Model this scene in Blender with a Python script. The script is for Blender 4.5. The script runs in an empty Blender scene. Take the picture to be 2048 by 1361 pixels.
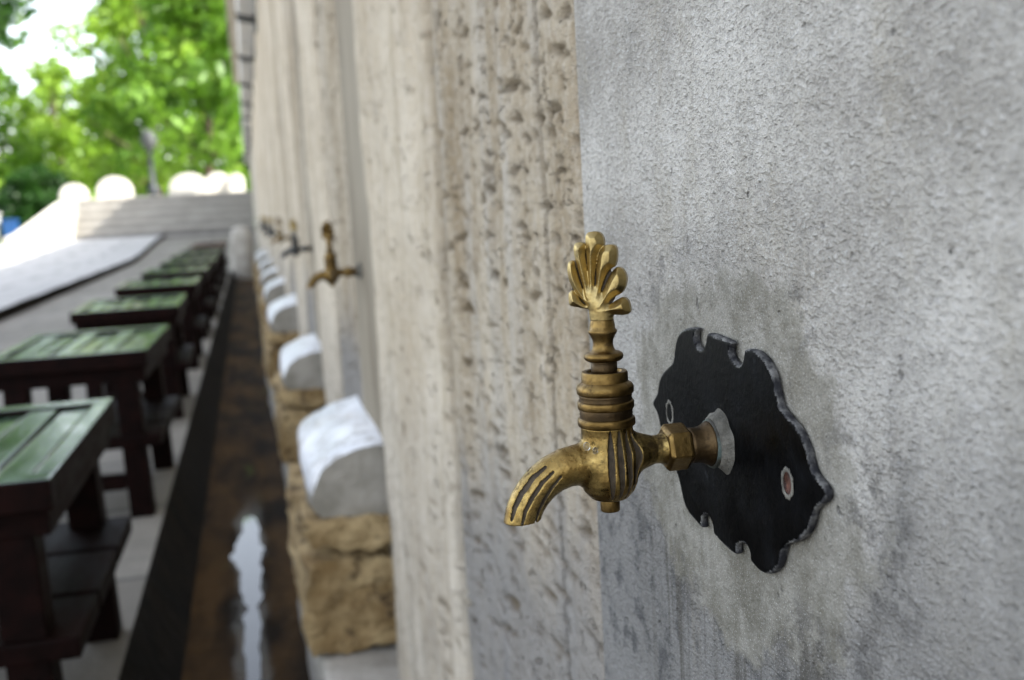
import bpy, bmesh, math, random
import numpy as np
from mathutils import Vector, Matrix

R = math.radians
PI = math.pi
SC = bpy.context.scene
COL = SC.collection

# ------------------------------------------------------------------ camera
FPX, IMW, IMH = 2200.0, 2048, 1361
CAM = Vector((0.0, 0.0, 0.78))
YAW, PITCH, ROLL = R(13.111), R(7.210), 0.055
_ca, _sa, _cp, _sp = math.cos(YAW), math.sin(YAW), math.cos(PITCH), math.sin(PITCH)
FW = Vector((_sa * _cp, _ca * _cp, -_sp))
_r = Vector((_ca, -_sa, 0)); _u = Vector((_sa * _sp, _ca * _sp, _cp))
RT = _r * math.cos(ROLL) - _u * math.sin(ROLL)
UP = _r * math.sin(ROLL) + _u * math.cos(ROLL)
cd = bpy.data.cameras.new('camera'); cam = bpy.data.objects.new('camera', cd); COL.objects.link(cam)
cam.matrix_world = Matrix(((RT.x, UP.x, -FW.x, CAM.x), (RT.y, UP.y, -FW.y, CAM.y), (RT.z, UP.z, -FW.z, CAM.z), (0, 0, 0, 1)))
cd.sensor_width = 36; cd.lens = 36 * FPX / IMW; cd.clip_start = 0.02; cd.clip_end = 2000
cd.dof.use_dof = True; cd.dof.focus_distance = 0.455; cd.dof.aperture_fstop = 9.8
cd.dof.aperture_blades = 7
SC.camera = cam

# ------------------------------------------------------------------ sky, sun, exposure
SUN = Vector((1.0, -0.55, 1.0)).normalized()          # towards the sun: behind the wall, a little behind the camera
w = bpy.data.worlds.new("World"); SC.world = w; w.use_nodes = True
wn = w.node_tree; bg = wn.nodes['Background']
sky = wn.nodes.new('ShaderNodeTexSky'); sky.sky_type = 'NISHITA'; sky.sun_disc = False
sky.sun_elevation = math.asin(SUN.z); sky.sun_rotation = math.atan2(SUN.x, SUN.y)
sky.air_density = 1.0; sky.dust_density = 2.5; sky.ozone_density = 1.0
hsv = wn.nodes.new('ShaderNodeHueSaturation'); hsv.inputs['Saturation'].default_value = 0.42     # thin summer haze: a paler sky
wn.links.new(sky.outputs[0], hsv.inputs['Color']); wn.links.new(hsv.outputs[0], bg.inputs[0]); bg.inputs[1].default_value = 0.15
sd = bpy.data.lights.new('sun', 'SUN'); sd.energy = 2.6; sd.angle = R(0.53); sd.color = (1, 0.95, 0.86)
so = bpy.data.objects.new('sun', sd); COL.objects.link(so)
so.rotation_euler = (-SUN).to_track_quat('-Z', 'Y').to_euler(); so.location = (3, -3, 8)
SC.view_settings.view_transform = 'Standard'; SC.view_settings.look = 'None'
SC.view_settings.exposure = 2.32; SC.view_settings.gamma = 1.0
SC.render.engine = 'CYCLES'
SC.cycles.max_bounces = 6; SC.cycles.transparent_max_bounces = 4

# ------------------------------------------------------------------ helpers
def tag(o, label=None, cat=None, group=None, kind=None):
    if label: o['label'] = label
    if cat: o['category'] = cat
    if group: o['group'] = group
    if kind: o['kind'] = kind
    return o

def link(name, me, parent=None, loc=None):
    o = bpy.data.objects.new(name, me); COL.objects.link(o)
    if parent is not None: o.parent = parent
    if loc is not None: o.location = loc
    return o

def empty(name, loc=(0, 0, 0), rz=0):
    o = bpy.data.objects.new(name, None); COL.objects.link(o)
    o.empty_display_size = 0.1; o.location = loc; o.rotation_euler = (0, 0, rz)
    return o

def mesh(name, verts, faces, mats=(), smooth=False, mi=None):
    me = bpy.data.meshes.new(name)
    me.from_pydata([tuple(v) for v in verts], [], [tuple(f) for f in faces])
    for m in mats: me.materials.append(m)
    if mi is not None: me.polygons.foreach_set('material_index', np.asarray(mi, dtype=np.int32))
    if smooth: me.polygons.foreach_set('use_smooth', [True] * len(me.polygons))
    me.update()
    return me

def from_bm(name, bm, mats=(), smooth=False):
    me = bpy.data.meshes.new(name); bmesh.ops.recalc_face_normals(bm, faces=bm.faces); bm.to_mesh(me); bm.free()
    for m in mats: me.materials.append(m)
    if smooth: me.polygons.foreach_set('use_smooth', [True] * len(me.polygons))
    return me

def bm_box(bm, lo, hi, mi=0, bevel=0):
    lo, hi = Vector(lo), Vector(hi)
    r = bmesh.ops.create_cube(bm, size=1.0, matrix=Matrix.Translation((lo + hi) / 2) @ Matrix.Diagonal((*(hi - lo), 1)))
    fs = {f for v in r['verts'] for f in v.link_faces}
    for f in fs: f.material_index = mi
    if bevel:
        es = list({e for v in r['verts'] for e in v.link_edges})
        bmesh.ops.bevel(bm, geom=es, offset=bevel, segments=2, affect='EDGES', profile=0.6)

def boxes(name, lst, mats, parent=None, bevel=0):
    bm = bmesh.new()
    for b in lst: bm_box(bm, b[0], b[1], b[2] if len(b) > 2 else 0, bevel)
    return link(name, from_bm(name, bm, mats), parent)

def lathe(profile, n=48, axis='Z'):
    """profile: list of (radius, height). returns verts, faces"""
    vs, fs = [], []
    for (r, h) in profile:
        for k in range(n):
            a = 2 * PI * k / n
            p = (r * math.cos(a), r * math.sin(a), h)
            if axis == 'X': p = (h, r * math.cos(a), r * math.sin(a))
            vs.append(p)
    for i in range(len(profile) - 1):
        for k in range(n):
            k2 = (k + 1) % n
            fs.append((i * n + k, i * n + k2, (i + 1) * n + k2, (i + 1) * n + k))
    fs.append(tuple(range(n - 1, -1, -1))); fs.append(tuple((len(profile) - 1) * n + k for k in range(n)))
    return vs, fs

def add_mod(o, t, **kw):
    m = o.modifiers.new(t.lower(), t)
    for k, v in kw.items(): setattr(m, k, v)
    return m

def bev(o, wdt, seg=2, ang=35):
    return add_mod(o, 'BEVEL', width=wdt, segments=seg, limit_method='ANGLE', angle_limit=R(ang), harden_normals=False)

def copy_tree(o, parent=None):
    c = o.copy(); COL.objects.link(c)
    if parent is not None: c.parent = parent
    for ch in list(o.children): copy_tree(ch, c)
    return c

def vnoise(p, seed=0):
    """cheap smooth 3d noise for arrays (n,3)"""
    rs = np.random.RandomState(seed); out = np.zeros(len(p))
    for k in range(7):
        d = rs.normal(size=3); d *= (0.7 + 0.9 * rs.rand()) / np.linalg.norm(d)
        out += np.sin(p @ d * 2 * PI + rs.rand() * 6.28)
    return out / 3.5

def surface_nets(f, lo, hi, h):
    ax = [np.arange(lo[i], hi[i] + h, h) for i in range(3)]
    X, Y, Z = np.meshgrid(*ax, indexing='ij')
    v = f(X, Y, Z).astype(np.float64)
    s = v < 0
    nx, ny, nz = v.shape
    cnt = np.zeros((nx - 1, ny - 1, nz - 1)); acc = np.zeros((nx - 1, ny - 1, nz - 1, 3))
    def sl(a, off): return a[off[0]:nx - 1 + off[0], off[1]:ny - 1 + off[1], off[2]:nz - 1 + off[2]]
    for d in range(3):
        for q in range(4):
            o0 = [0, 0, 0]; oth = [i for i in range(3) if i != d]
            o0[oth[0]] = q & 1; o0[oth[1]] = q >> 1
            o1 = list(o0); o1[d] = 1
            a, b = sl(v, o0), sl(v, o1); cr = (a < 0) != (b < 0)
            t = np.where(cr, a / np.where(cr, a - b, 1), 0)
            for i in range(3):
                acc[..., i] += np.where(cr, o0[i] + (t if i == d else 0), 0)
            cnt += cr
    act = cnt > 0
    idx = -np.ones(act.shape, int); idx[act] = np.arange(act.sum())
    cells = np.argwhere(act)
    verts = (cells + acc[act] / cnt[act][:, None]) * h + np.array(lo)
    faces = []
    for d in range(3):
        o1 = [0, 0, 0]; o1[d] = 1
        a = s[:nx - 1, :ny - 1, :nz - 1]
        b = s[o1[0]:nx - 1 + o1[0], o1[1]:ny - 1 + o1[1], o1[2]:nz - 1 + o1[2]]
        e = np.argwhere(a != b); e = e[(e[:, (d + 1) % 3] > 0) & (e[:, (d + 2) % 3] > 0)]
        u = np.zeros(3, int); u[(d + 1) % 3] = 1
        w_ = np.zeros(3, int); w_[(d + 2) % 3] = 1
        g = lambda c: idx[c[:, 0], c[:, 1], c[:, 2]]
        q = np.stack([g(e), g(e - u), g(e - u - w_), g(e - w_)], 1)
        ins = s[e[:, 0], e[:, 1], e[:, 2]]
        q[~ins] = q[~ins][:, ::-1]
        faces.append(q[(q >= 0).all(1)])
    faces = np.concatenate(faces)
    return verts, faces[:, ::-1] if False else faces

def smin(a, b, k):
    hh = np.clip(0.5 + 0.5 * (b - a) / k, 0, 1)
    return b * (1 - hh) + a * hh - k * hh * (1 - hh)

# ------------------------------------------------------------------ materials
class NT:
    def __init__(s, name):
        s.m = bpy.data.materials.new(name); s.m.use_nodes = True
        s.t = s.m.node_tree; s.b = s.t.nodes['Principled BSDF']
    def n(s, t, **kw):
        nd = s.t.nodes.new(t)
        for k, v in kw.items():
            if k in nd.inputs: nd.inputs[k].default_value = v
            else: setattr(nd, k, v)
        return nd
    def l(s, a, b): s.t.links.new(a, b)
    def pos(s, scale=(1, 1, 1), off=(0, 0, 0), obj=False):
        if obj: src = s.n('ShaderNodeTexCoord').outputs['Object']
        else: src = s.n('ShaderNodeNewGeometry').outputs['Position']
        mp = s.n('ShaderNodeMapping'); mp.inputs['Scale'].default_value = scale; mp.inputs['Location'].default_value = off
        s.l(src, mp.inputs[0]); return mp.outputs[0]
    def noise(s, co, sc, det=3, rough=0.55, dist=0.0):
        nd = s.n('ShaderNodeTexNoise'); nd.inputs['Scale'].default_value = sc; nd.inputs['Detail'].default_value = det
        nd.inputs['Roughness'].default_value = rough; nd.inputs['Distortion'].default_value = dist
        s.l(co, nd.inputs['Vector']); return nd.outputs['Fac']
    def vor(s, co, sc, feat='F1', rnd=1.0):
        nd = s.n('ShaderNodeTexVoronoi'); nd.feature = feat; nd.inputs['Scale'].default_value = sc
        nd.inputs['Randomness'].default_value = rnd
        s.l(co, nd.inputs['Vector']); return nd.outputs['Distance']
    def ramp(s, v, lo, hi, a=0.0, b=1.0, smooth=True):
        nd = s.n('ShaderNodeMapRange'); nd.interpolation_type = 'SMOOTHSTEP' if smooth else 'LINEAR'
        nd.inputs[1].default_value = lo; nd.inputs[2].default_value = hi; nd.inputs[3].default_value = a; nd.inputs[4].default_value = b
        s.l(v, nd.inputs[0]); return nd.outputs[0]
    def math(s, op, a, b=0.5):
        nd = s.n('ShaderNodeMath'); nd.operation = op
        for i, x in enumerate((a, b)):
            if isinstance(x, (int, float)): nd.inputs[i].default_value = x
            else: s.l(x, nd.inputs[i])
        return nd.outputs[0]
    def mix(s, f, a, b):
        nd = s.n('ShaderNodeMix'); nd.data_type = 'RGBA'
        for k, x in ((0, f), (6, a), (7, b)):
            if isinstance(x, (int, float)): nd.inputs[k].default_value = x
            elif isinstance(x, tuple): nd.inputs[k].default_value = (*x[:3], 1)
            else: s.l(x, nd.inputs[k])
        return nd.outputs[2]
    def sep(s, co):
        nd = s.n('ShaderNodeSeparateXYZ'); s.l(co, nd.inputs[0]); return nd.outputs
    def col(s, c):
        if isinstance(c, tuple): s.b.inputs['Base Color'].default_value = (*c[:3], 1)
        else: s.l(c, s.b.inputs['Base Color'])
    def rough(s, r):
        if isinstance(r, (int, float)): s.b.inputs['Roughness'].default_value = r
        else: s.l(r, s.b.inputs['Roughness'])
    def bump(s, h, dist, strength=1.0, prev=None):
        nd = s.n('ShaderNodeBump'); nd.inputs['Distance'].default_value = dist; nd.inputs['Strength'].default_value = strength
        s.l(h, nd.inputs['Height'])
        if prev is not None: s.l(prev, nd.inputs['Normal'])
        s.l(nd.outputs[0], s.b.inputs['Normal']); return nd.outputs[0]

def mat_basic(name, c1, c2, sc=4, rough=0.8, bump=0.0, bsc=40, metal=0.0, spec=0.5, obj=False, stretch=(1, 1, 1), det=4):
    k = NT(name); co = k.pos(stretch, obj=obj)
    k.col(k.mix(k.ramp(k.noise(co, sc, det, 0.6), 0.3, 0.7), c1, c2)); k.rough(rough)
    k.b.inputs['Metallic'].default_value = metal; k.b.inputs['Specular IOR Level'].default_value = spec
    if bump: k.bump(k.noise(co, bsc, 4, 0.6), bump)
    return k.m

def mat_marble():
    k = NT('marble_panel')
    co = k.pos(); y, z = k.sep(co)[1], k.sep(co)[2]
    big = k.noise(co, 9, 5, 0.62); med = k.noise(k.pos((1, 1, 0.35)), 32, 5, 0.65)
    gco = k.pos((1, 0.62, 1.25)); gco.node.inputs['Rotation'].default_value = (R(28), 0, 0)
    grain = k.noise(gco, 440, 3, 0.6); fine = k.noise(co, 900, 2, 0.6)
    c = k.mix(k.ramp(big, 0.32, 0.68), (0.315, 0.293, 0.255), (0.565, 0.537, 0.485))
    c = k.mix(k.ramp(med, 0.50, 0.72, 0, 0.6), c, (0.36, 0.325, 0.255))
    c = k.mix(k.ramp(k.noise(k.pos((1, 1, 0.5), (3, 3, 1)), 16, 5, 0.7), 0.56, 0.72, 0, 0.55), c, (0.22, 0.21, 0.185))
    # grain contrast
    c = k.mix(k.ramp(grain, 0.52, 0.34, 0, 0.42), c, (0.20, 0.19, 0.175))
    c = k.mix(k.ramp(grain, 0.56, 0.72, 0, 0.4), c, (0.70, 0.695, 0.68))
    # lower zone: falloff of light painted in as darkening, plus dirt blotches
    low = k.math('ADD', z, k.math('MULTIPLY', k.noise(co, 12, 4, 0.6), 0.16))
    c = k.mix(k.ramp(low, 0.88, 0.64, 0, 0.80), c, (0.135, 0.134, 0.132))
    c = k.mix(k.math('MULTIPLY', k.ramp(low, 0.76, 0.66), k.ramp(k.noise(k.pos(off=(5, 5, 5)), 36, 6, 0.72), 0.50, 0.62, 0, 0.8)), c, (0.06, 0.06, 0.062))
    yy0 = k.math('SUBTRACT', k.math('MODULO', k.math('ADD', k.math('SUBTRACT', y, 0.425), 15.75), 1.5), 0.75)
    # drips running down from the plate
    dm = k.math('MULTIPLY', k.ramp(k.math('ABSOLUTE', yy0), 0.125, 0.07), k.ramp(z, 0.652, 0.625))
    dr = k.noise(k.pos((1, 1, 0.05), (2, 0, 0)), 75, 3, 0.6)
    c = k.mix(k.math('MULTIPLY', dm, k.ramp(dr, 0.47, 0.62, 0, 0.8)), c, (0.085, 0.078, 0.066))
    # streaks
    st = k.noise(k.pos((1, 1, 0.07)), 60, 3, 0.6)
    c = k.mix(k.ramp(st, 0.60, 0.78, 0, 0.4), c, (0.20, 0.18, 0.14))
    # cement smear around each cover plate (one every 1.5 m)
    yy = k.math('MULTIPLY', yy0, 1 / 0.106)
    zz = k.math('MULTIPLY', k.math('SUBTRACT', z, 0.666), 1 / 0.072)
    dd = k.math('SQRT', k.math('ADD', k.math('MULTIPLY', yy, yy), k.math('MULTIPLY', zz, zz)))
    dd = k.math('ADD', dd, k.math('MULTIPLY', k.math('SUBTRACT', k.noise(co, 24, 6, 0.68), 0.5), 0.95))
    ring = k.ramp(dd, 1.14, 1.02)
    cem = k.mix(k.ramp(k.noise(co, 55, 5, 0.65), 0.35, 0.66), (0.135, 0.125, 0.096), (0.255, 0.243, 0.208))
    cem = k.mix(k.ramp(k.noise(co, 160, 3, 0.6), 0.64, 0.76, 0, 0.8), cem, (0.14, 0.125, 0.105))
    c = k.mix(k.math('MULTIPLY', ring, 0.78), c, cem)
    brk = k.ramp(k.noise(k.pos(off=(4, 2, 6)), 15, 2, 0.5), 0.47, 0.60)
    edge = k.math('MULTIPLY', k.math('MULTIPLY', brk, k.ramp(dd, 0.86, 1.02)), k.ramp(dd, 1.40, 1.12))
    blot = k.ramp(k.noise(co, 70, 6, 0.75), 0.47, 0.57)
    c = k.mix(k.math('MULTIPLY', k.math('MULTIPLY', edge, blot), 0.62), c, (0.085, 0.080, 0.075))
    spots = k.ramp(k.noise(k.pos(off=(3, 1, 7)), 110, 2, 0.5), 0.70, 0.77)
    c = k.mix(k.math('MULTIPLY', spots, 0.6), c, (0.07, 0.065, 0.06))
    fs_ = k.noise(co, 1300, 2, 0.5)
    c = k.mix(k.ramp(fs_, 0.60, 0.70, 0, 0.45), c, (0.66, 0.655, 0.64)); c = k.mix(k.ramp(fs_, 0.42, 0.32, 0, 0.5), c, (0.10, 0.097, 0.092))
    k.col(c); k.rough(0.75); k.b.inputs['Specular IOR Level'].default_value = 0.15
    inv = k.math('SUBTRACT', 1.0, k.math('MULTIPLY', ring, 0.8))
    h = k.math('MULTIPLY', grain, inv)
    b = k.bump(h, 0.0031, 1.0)
    b = k.bump(k.noise(k.pos((1, 1, 0.16)), 170, 3, 0.6), 0.0016, 0.8, b)
    b = k.bump(k.noise(co, 45, 6, 0.7), 0.006, 0.8, b)
    b = k.bump(k.math('MULTIPLY', ring, 1.0), 0.0025, 0.8, b)
    k.bump(k.math('MULTIPLY', spots, -1.0), 0.002, 0.7, b)
    return k.m

def mat_travertine(name, pit=1.0, pale=0.0):
    k = NT(name); co = k.pos(); z = k.sep(co)[2]
    st = k.pos((1, 0.35, 1)); vs = k.pos((1, 1, 0.10))
    big = k.noise(k.pos((1, 1, 0.4)), 5, 5, 0.6)
    c = k.mix(k.ramp(big, 0.33, 0.67), (0.36, 0.287, 0.192), (0.56, 0.488, 0.375))
    c = k.mix(k.ramp(k.noise(vs, 22, 4, 0.6), 0.45, 0.70, 0, 0.6 if not pale else 0.25), c, (0.48, 0.45, 0.395))
    c = k.mix(k.ramp(k.noise(k.pos((1, 1, 0.2), (5, 2, 1)), 14, 4, 0.65), 0.48, 0.68, 0, 0.65), c, (0.27, 0.205, 0.122))
    c = k.mix(k.ramp(k.noise(k.pos((1, 0.8, 1), (8, 8, 8)), 30, 5, 0.7), 0.52, 0.66, 0, 0.5), c, (0.29, 0.225, 0.145))
    c = k.mix(k.ramp(k.noise(co, 90, 4, 0.65), 0.42, 0.66, 0, 0.30), c, (0.60, 0.55, 0.47))
    if pale: c = k.mix(pale, c, (0.62, 0.56, 0.455))
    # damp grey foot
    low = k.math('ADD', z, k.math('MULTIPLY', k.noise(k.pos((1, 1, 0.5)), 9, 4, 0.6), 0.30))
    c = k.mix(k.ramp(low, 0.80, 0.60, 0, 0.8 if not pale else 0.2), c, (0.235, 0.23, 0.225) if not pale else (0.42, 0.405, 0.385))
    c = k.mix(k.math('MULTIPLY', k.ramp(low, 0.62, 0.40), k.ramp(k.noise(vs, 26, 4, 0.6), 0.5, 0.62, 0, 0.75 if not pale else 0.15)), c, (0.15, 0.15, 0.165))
    pits = k.ramp(k.noise(st, 100, 3, 0.55, 0.8), 0.62, 0.70)
    pits2 = k.ramp(k.noise(k.pos((1, 0.3, 1), (2, 9, 4)), 42, 3, 0.55, 0.8), 0.66, 0.72)
    zone = k.ramp(k.noise(k.pos((1, 1, 0.3), (1, 4, 2)), 8, 2, 0.5), 0.30, 0.52, 0.1, 1)
    p = k.math('MULTIPLY', k.math('MAXIMUM', pits, pits2), zone)
    c = k.mix(k.math('MULTIPLY', p, 0.35 * pit), c, (0.17, 0.125, 0.08))
    at = k.n('ShaderNodeAttribute'); at.attribute_name = 'pit'
    c = k.mix(k.math('MULTIPLY', at.outputs['Fac'], 0.85), c, (0.13, 0.098, 0.060))
    k.col(c); k.rough(0.9); k.b.inputs['Specular IOR Level'].default_value = 0.08
    b = k.bump(k.math('MULTIPLY', p, -1.0), 0.010 * pit + 0.0005, 1.0)
    b = k.bump(k.noise(k.pos((1, 0.5, 1)), 60, 6, 0.72), 0.009 * pit + 0.002, 0.9, b)
    b = k.bump(k.noise(co, 260, 4, 0.65), 0.0022 * pit + 0.0004, 0.9, b)
    k.bump(k.noise(k.pos((1, 1, 0.12)), 30, 3, 0.6), 0.006 * pit + 0.002, 0.8, b)
    return k.m

def mat_brass(name, c1, c2, dirt, amount=0.5, r0=0.30):
    k = NT(name); co = k.pos(obj=True)
    n1 = k.noise(co, 70, 5, 0.65); n2 = k.noise(co, 420, 4, 0.65)
    c = k.mix(k.ramp(n1, 0.32, 0.68), c1, c2)
    d = k.ramp(k.math('ADD', n1, k.math('MULTIPLY', n2, 0.5)), 0.72 + 0.25 * (1 - amount), 0.98 + 0.25 * (1 - amount), 0, 0.9)
    c = k.mix(d, c, dirt)
    k.col(c); k.b.inputs['Metallic'].default_value = 1.0
    k.rough(k.math('ADD', k.math('MULTIPLY', d, 0.3), k.ramp(n2, 0.3, 0.7, r0, r0 + 0.16)))
    b = k.bump(k.noise(co, 600, 3, 0.6), 0.00025, 0.5)
    k.bump(k.noise(co, 110, 3, 0.6), 0.0007, 0.5, b)
    return k.m

M = {}
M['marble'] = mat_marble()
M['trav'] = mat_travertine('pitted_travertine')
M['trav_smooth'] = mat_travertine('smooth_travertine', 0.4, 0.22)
M['marble_tan'] = mat_basic('tan_marble', (0.19, 0.16, 0.118), (0.31, 0.275, 0.215), 5, 0.9, 0.003, 50, spec=0.05, stretch=(1, 1, 0.35))
M['wall'] = mat_basic('ashlar', (0.40, 0.355, 0.28), (0.52, 0.48, 0.41), 3, 0.9, 0.003, 40, spec=0.05, stretch=(1, 1, 0.3))
M['brass'] = mat_brass('brass', (0.17, 0.108, 0.034), (0.42, 0.30, 0.105), (0.035, 0.022, 0.012), 1.05, 0.24)
M['brass_old'] = mat_brass('old_brass', (0.115, 0.070, 0.022), (0.23, 0.15, 0.052), (0.045, 0.03, 0.02), 0.8, 0.30)
M['brass_light'] = mat_brass('polished_brass', (0.30, 0.215, 0.082), (0.42, 0.325, 0.145), (0.07, 0.048, 0.024), 0.6, 0.28)
M['groove'] = mat_basic('groove_patina', (0.028, 0.020, 0.012), (0.062, 0.046, 0.028), 300, 0.65, 0.0002, 800, spec=0.3, obj=True)
M['band'] = mat_brass('dark_band', (0.05, 0.034, 0.019), (0.10, 0.066, 0.032), (0.03, 0.022, 0.016), 0.6, 0.4)
M['verdigris'] = mat_basic('verdigris', (0.030, 0.025, 0.017), (0.085, 0.115, 0.105), 120, 0.6, 0.0006, 400, metal=0.35, obj=True)
M['cement'] = mat_basic('cement', (0.06, 0.056, 0.045), (0.17, 0.16, 0.135), 110, 0.9, 0.0015, 300, obj=True)
M['rust'] = mat_basic('rust', (0.04, 0.014, 0.008), (0.11, 0.036, 0.018), 300, 0.8, 0.0005, 700, obj=True)
k = NT('worn_edge'); co = k.pos(obj=True); n1 = k.noise(co, 120, 6, 0.7)
k.col(k.mix(k.ramp(n1, 0.40, 0.68), (0.022, 0.022, 0.025), (0.17, 0.167, 0.158))); k.rough(0.7); k.b.inputs['Specular IOR Level'].default_value = 0.1
k.bump(n1, 0.0012); M['worn'] = k.m
k = NT('black_plate'); co = k.pos(obj=True)
n1 = k.noise(co, 38, 5, 0.65); n2 = k.noise(co, 260, 3, 0.6)
c = k.mix(k.ramp(n1, 0.40, 0.75), (0.0006, 0.0006, 0.0007), (0.003, 0.0034, 0.0045))
c = k.mix(k.ramp(k.math('ADD', n1, k.math('MULTIPLY', n2, 0.6)), 0.96, 1.14, 0, 0.35), c, (0.06, 0.066, 0.075))
k.col(c); k.rough(k.ramp(n1, 0.3, 0.7, 0.30, 0.5)); k.b.inputs['Specular IOR Level'].default_value = 0.05
k.bump(n2, 0.0005, 0.5); M['plate'] = k.m
k = NT('white_marble'); co = k.pos(); c = k.mix(k.ramp(k.noise(co, 9, 5, 0.6), 0.35, 0.65), (0.62, 0.63, 0.65), (0.80, 0.80, 0.80))
c = k.mix(k.ramp(k.noise(k.pos(off=(2, 2, 2)), 14, 4, 0.6), 0.58, 0.7, 0, 0.5), c, (0.45, 0.36, 0.28)); c = k.mix(k.math('MULTIPLY', k.ramp(k.noise(k.pos(off=(7, 1, 3)), 5, 6, 0.72, 1.2), 0.475, 0.5), k.ramp(k.noise(k.pos(off=(7, 1, 3)), 5, 6, 0.72, 1.2), 0.525, 0.5)), c, (0.33, 0.31, 0.28)); k.col(c); k.rough(0.38)
k.bump(k.noise(co, 60, 4, 0.6), 0.002); M['white'] = k.m
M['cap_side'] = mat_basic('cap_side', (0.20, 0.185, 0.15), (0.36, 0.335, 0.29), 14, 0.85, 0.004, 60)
k = NT('yellow_sandstone'); co = k.pos(); n1 = k.noise(co, 11, 5, 0.65)
c = k.mix(k.ramp(n1, 0.32, 0.68), (0.27, 0.17, 0.065), (0.62, 0.46, 0.24))
c = k.mix(k.ramp(k.noise(k.pos(off=(1, 2, 3)), 20, 4, 0.65), 0.56, 0.68, 0, 0.9), c, (0.06, 0.033, 0.014)); k.col(c); k.rough(0.9)
b = k.bump(k.noise(co, 24, 6, 0.7), 0.04); M['sand'] = k.m
M['plinth'] = mat_basic('plinth_stone', (0.30, 0.28, 0.24), (0.46, 0.43, 0.38), 8, 0.85, 0.006, 40)
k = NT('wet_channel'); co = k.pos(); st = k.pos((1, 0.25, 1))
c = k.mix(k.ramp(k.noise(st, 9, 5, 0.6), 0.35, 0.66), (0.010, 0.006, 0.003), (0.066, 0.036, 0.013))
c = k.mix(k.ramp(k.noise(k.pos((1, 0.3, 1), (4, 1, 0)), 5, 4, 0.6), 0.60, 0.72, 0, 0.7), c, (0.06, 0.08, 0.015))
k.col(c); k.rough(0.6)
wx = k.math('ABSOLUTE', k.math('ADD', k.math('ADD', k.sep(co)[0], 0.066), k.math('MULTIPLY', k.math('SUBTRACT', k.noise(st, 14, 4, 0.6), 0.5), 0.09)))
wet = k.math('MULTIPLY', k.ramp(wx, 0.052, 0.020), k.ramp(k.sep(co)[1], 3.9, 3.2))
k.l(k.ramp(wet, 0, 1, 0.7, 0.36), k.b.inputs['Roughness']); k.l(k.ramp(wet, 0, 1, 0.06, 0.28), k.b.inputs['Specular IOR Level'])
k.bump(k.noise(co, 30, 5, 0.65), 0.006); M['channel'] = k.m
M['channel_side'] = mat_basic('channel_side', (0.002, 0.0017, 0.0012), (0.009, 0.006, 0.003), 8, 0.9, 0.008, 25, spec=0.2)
k = NT('water'); k.col((0.02, 0.022, 0.02)); k.rough(0.04); k.b.inputs['IOR'].default_value = 1.33
k.b.inputs['Specular IOR Level'].default_value = 0.5
k.bump(k.noise(k.pos((1, 0.4, 1)), 18, 2, 0.5), 0.0008, 0.4); M['water'] = k.m

def mat_paving(name, c1, c2, sx, sy, joint=0.012, dark=(0.10, 0.095, 0.085)):
    k = NT(name); co = k.pos()
    br = k.n('ShaderNodeTexBrick'); br.inputs['Scale'].default_value = 1.0
    br.inputs['Mortar Size'].default_value = joint; br.inputs['Brick Width'].default_value = sx; br.inputs['Row Height'].default_value = sy
    br.inputs['Color1'].default_value = (*c1, 1); br.inputs['Color2'].default_value = (*c2, 1); br.inputs['Mortar'].default_value = (*dark, 1)
    k.l(co, br.inputs['Vector'])
    n1 = k.noise(co, 5, 6, 0.65)
    c = k.mix(k.ramp(n1, 0.35, 0.75, 0, 0.45), br.outputs['Color'], tuple(x * 0.55 for x in c1))
    k.col(c); k.rough(0.75); b = k.bump(br.outputs['Fac'], -0.004); k.bump(k.noise(co, 40, 5, 0.65), 0.004, 1, b)
    return k.m
M['paving'] = mat_paving('stone_paving', (0.17, 0.155, 0.13), (0.25, 0.232, 0.20), 0.9, 0.62)
M['upper'] = mat_paving('upper_paving', (0.38, 0.375, 0.37), (0.45, 0.44, 0.43), 1.4, 0.9, 0.03)
M['riser'] = mat_basic('shaded_kerb_face', (0.006, 0.005, 0.0035), (0.018, 0.014, 0.010), 5, 0.95, 0.005, 30, spec=0.03)  # near-black: the shadow along the kerb is put into its colour
M['step'] = mat_basic('step_stone', (0.40, 0.39, 0.37), (0.52, 0.50, 0.47), 2.5, 0.8, 0.004, 20)
M['cornice'] = mat_basic('cornice_marble', (0.66, 0.64, 0.60), (0.78, 0.77, 0.74), 4, 0.85, 0.003, 40, spec=0.1)
M['shaded_riser_stone'] = mat_basic('shaded_riser_stone', (0.20, 0.19, 0.178), (0.28, 0.268, 0.25), 2.5, 0.85, 0.004, 20)  # darker than the treads: weaker sky light on the risers painted in
M['whitestone'] = mat_basic('white_stone', (0.40, 0.38, 0.335), (0.52, 0.50, 0.455), 3, 0.8, 0.004, 20)
M['slat'] = None
def mat_paint(name, c1, c2, r, under, spec):
    k = NT(name); co = k.pos((1, 0.25, 1), obj=True)
    n1 = k.noise(co, 30, 5, 0.65)
    c = k.mix(k.ramp(n1, 0.35, 0.7), c1, c2); c = k.mix(k.ramp(k.noise(k.pos((1, 0.2, 1), (3, 0, 0), True), 50, 4, 0.7), 0.62, 0.72, 0, 0.8), c, under)
    k.col(c); k.rough(k.ramp(n1, 0.3, 0.7, r, r + 0.15)); k.b.inputs['Specular IOR Level'].default_value = spec
    k.bump(k.noise(k.pos((1, 0.1, 1), obj=True), 120, 3, 0.6), 0.001, 0.6); return k.m
M['slat'] = mat_paint('green_paint', (0.004, 0.025, 0.008), (0.013, 0.055, 0.017), 0.11, (0.05, 0.085, 0.045), 0.7)
M['slat_brown'] = mat_paint('brown_paint', (0.12, 0.035, 0.02), (0.20, 0.065, 0.035), 0.35, (0.14, 0.10, 0.07), 0.4)
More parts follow.
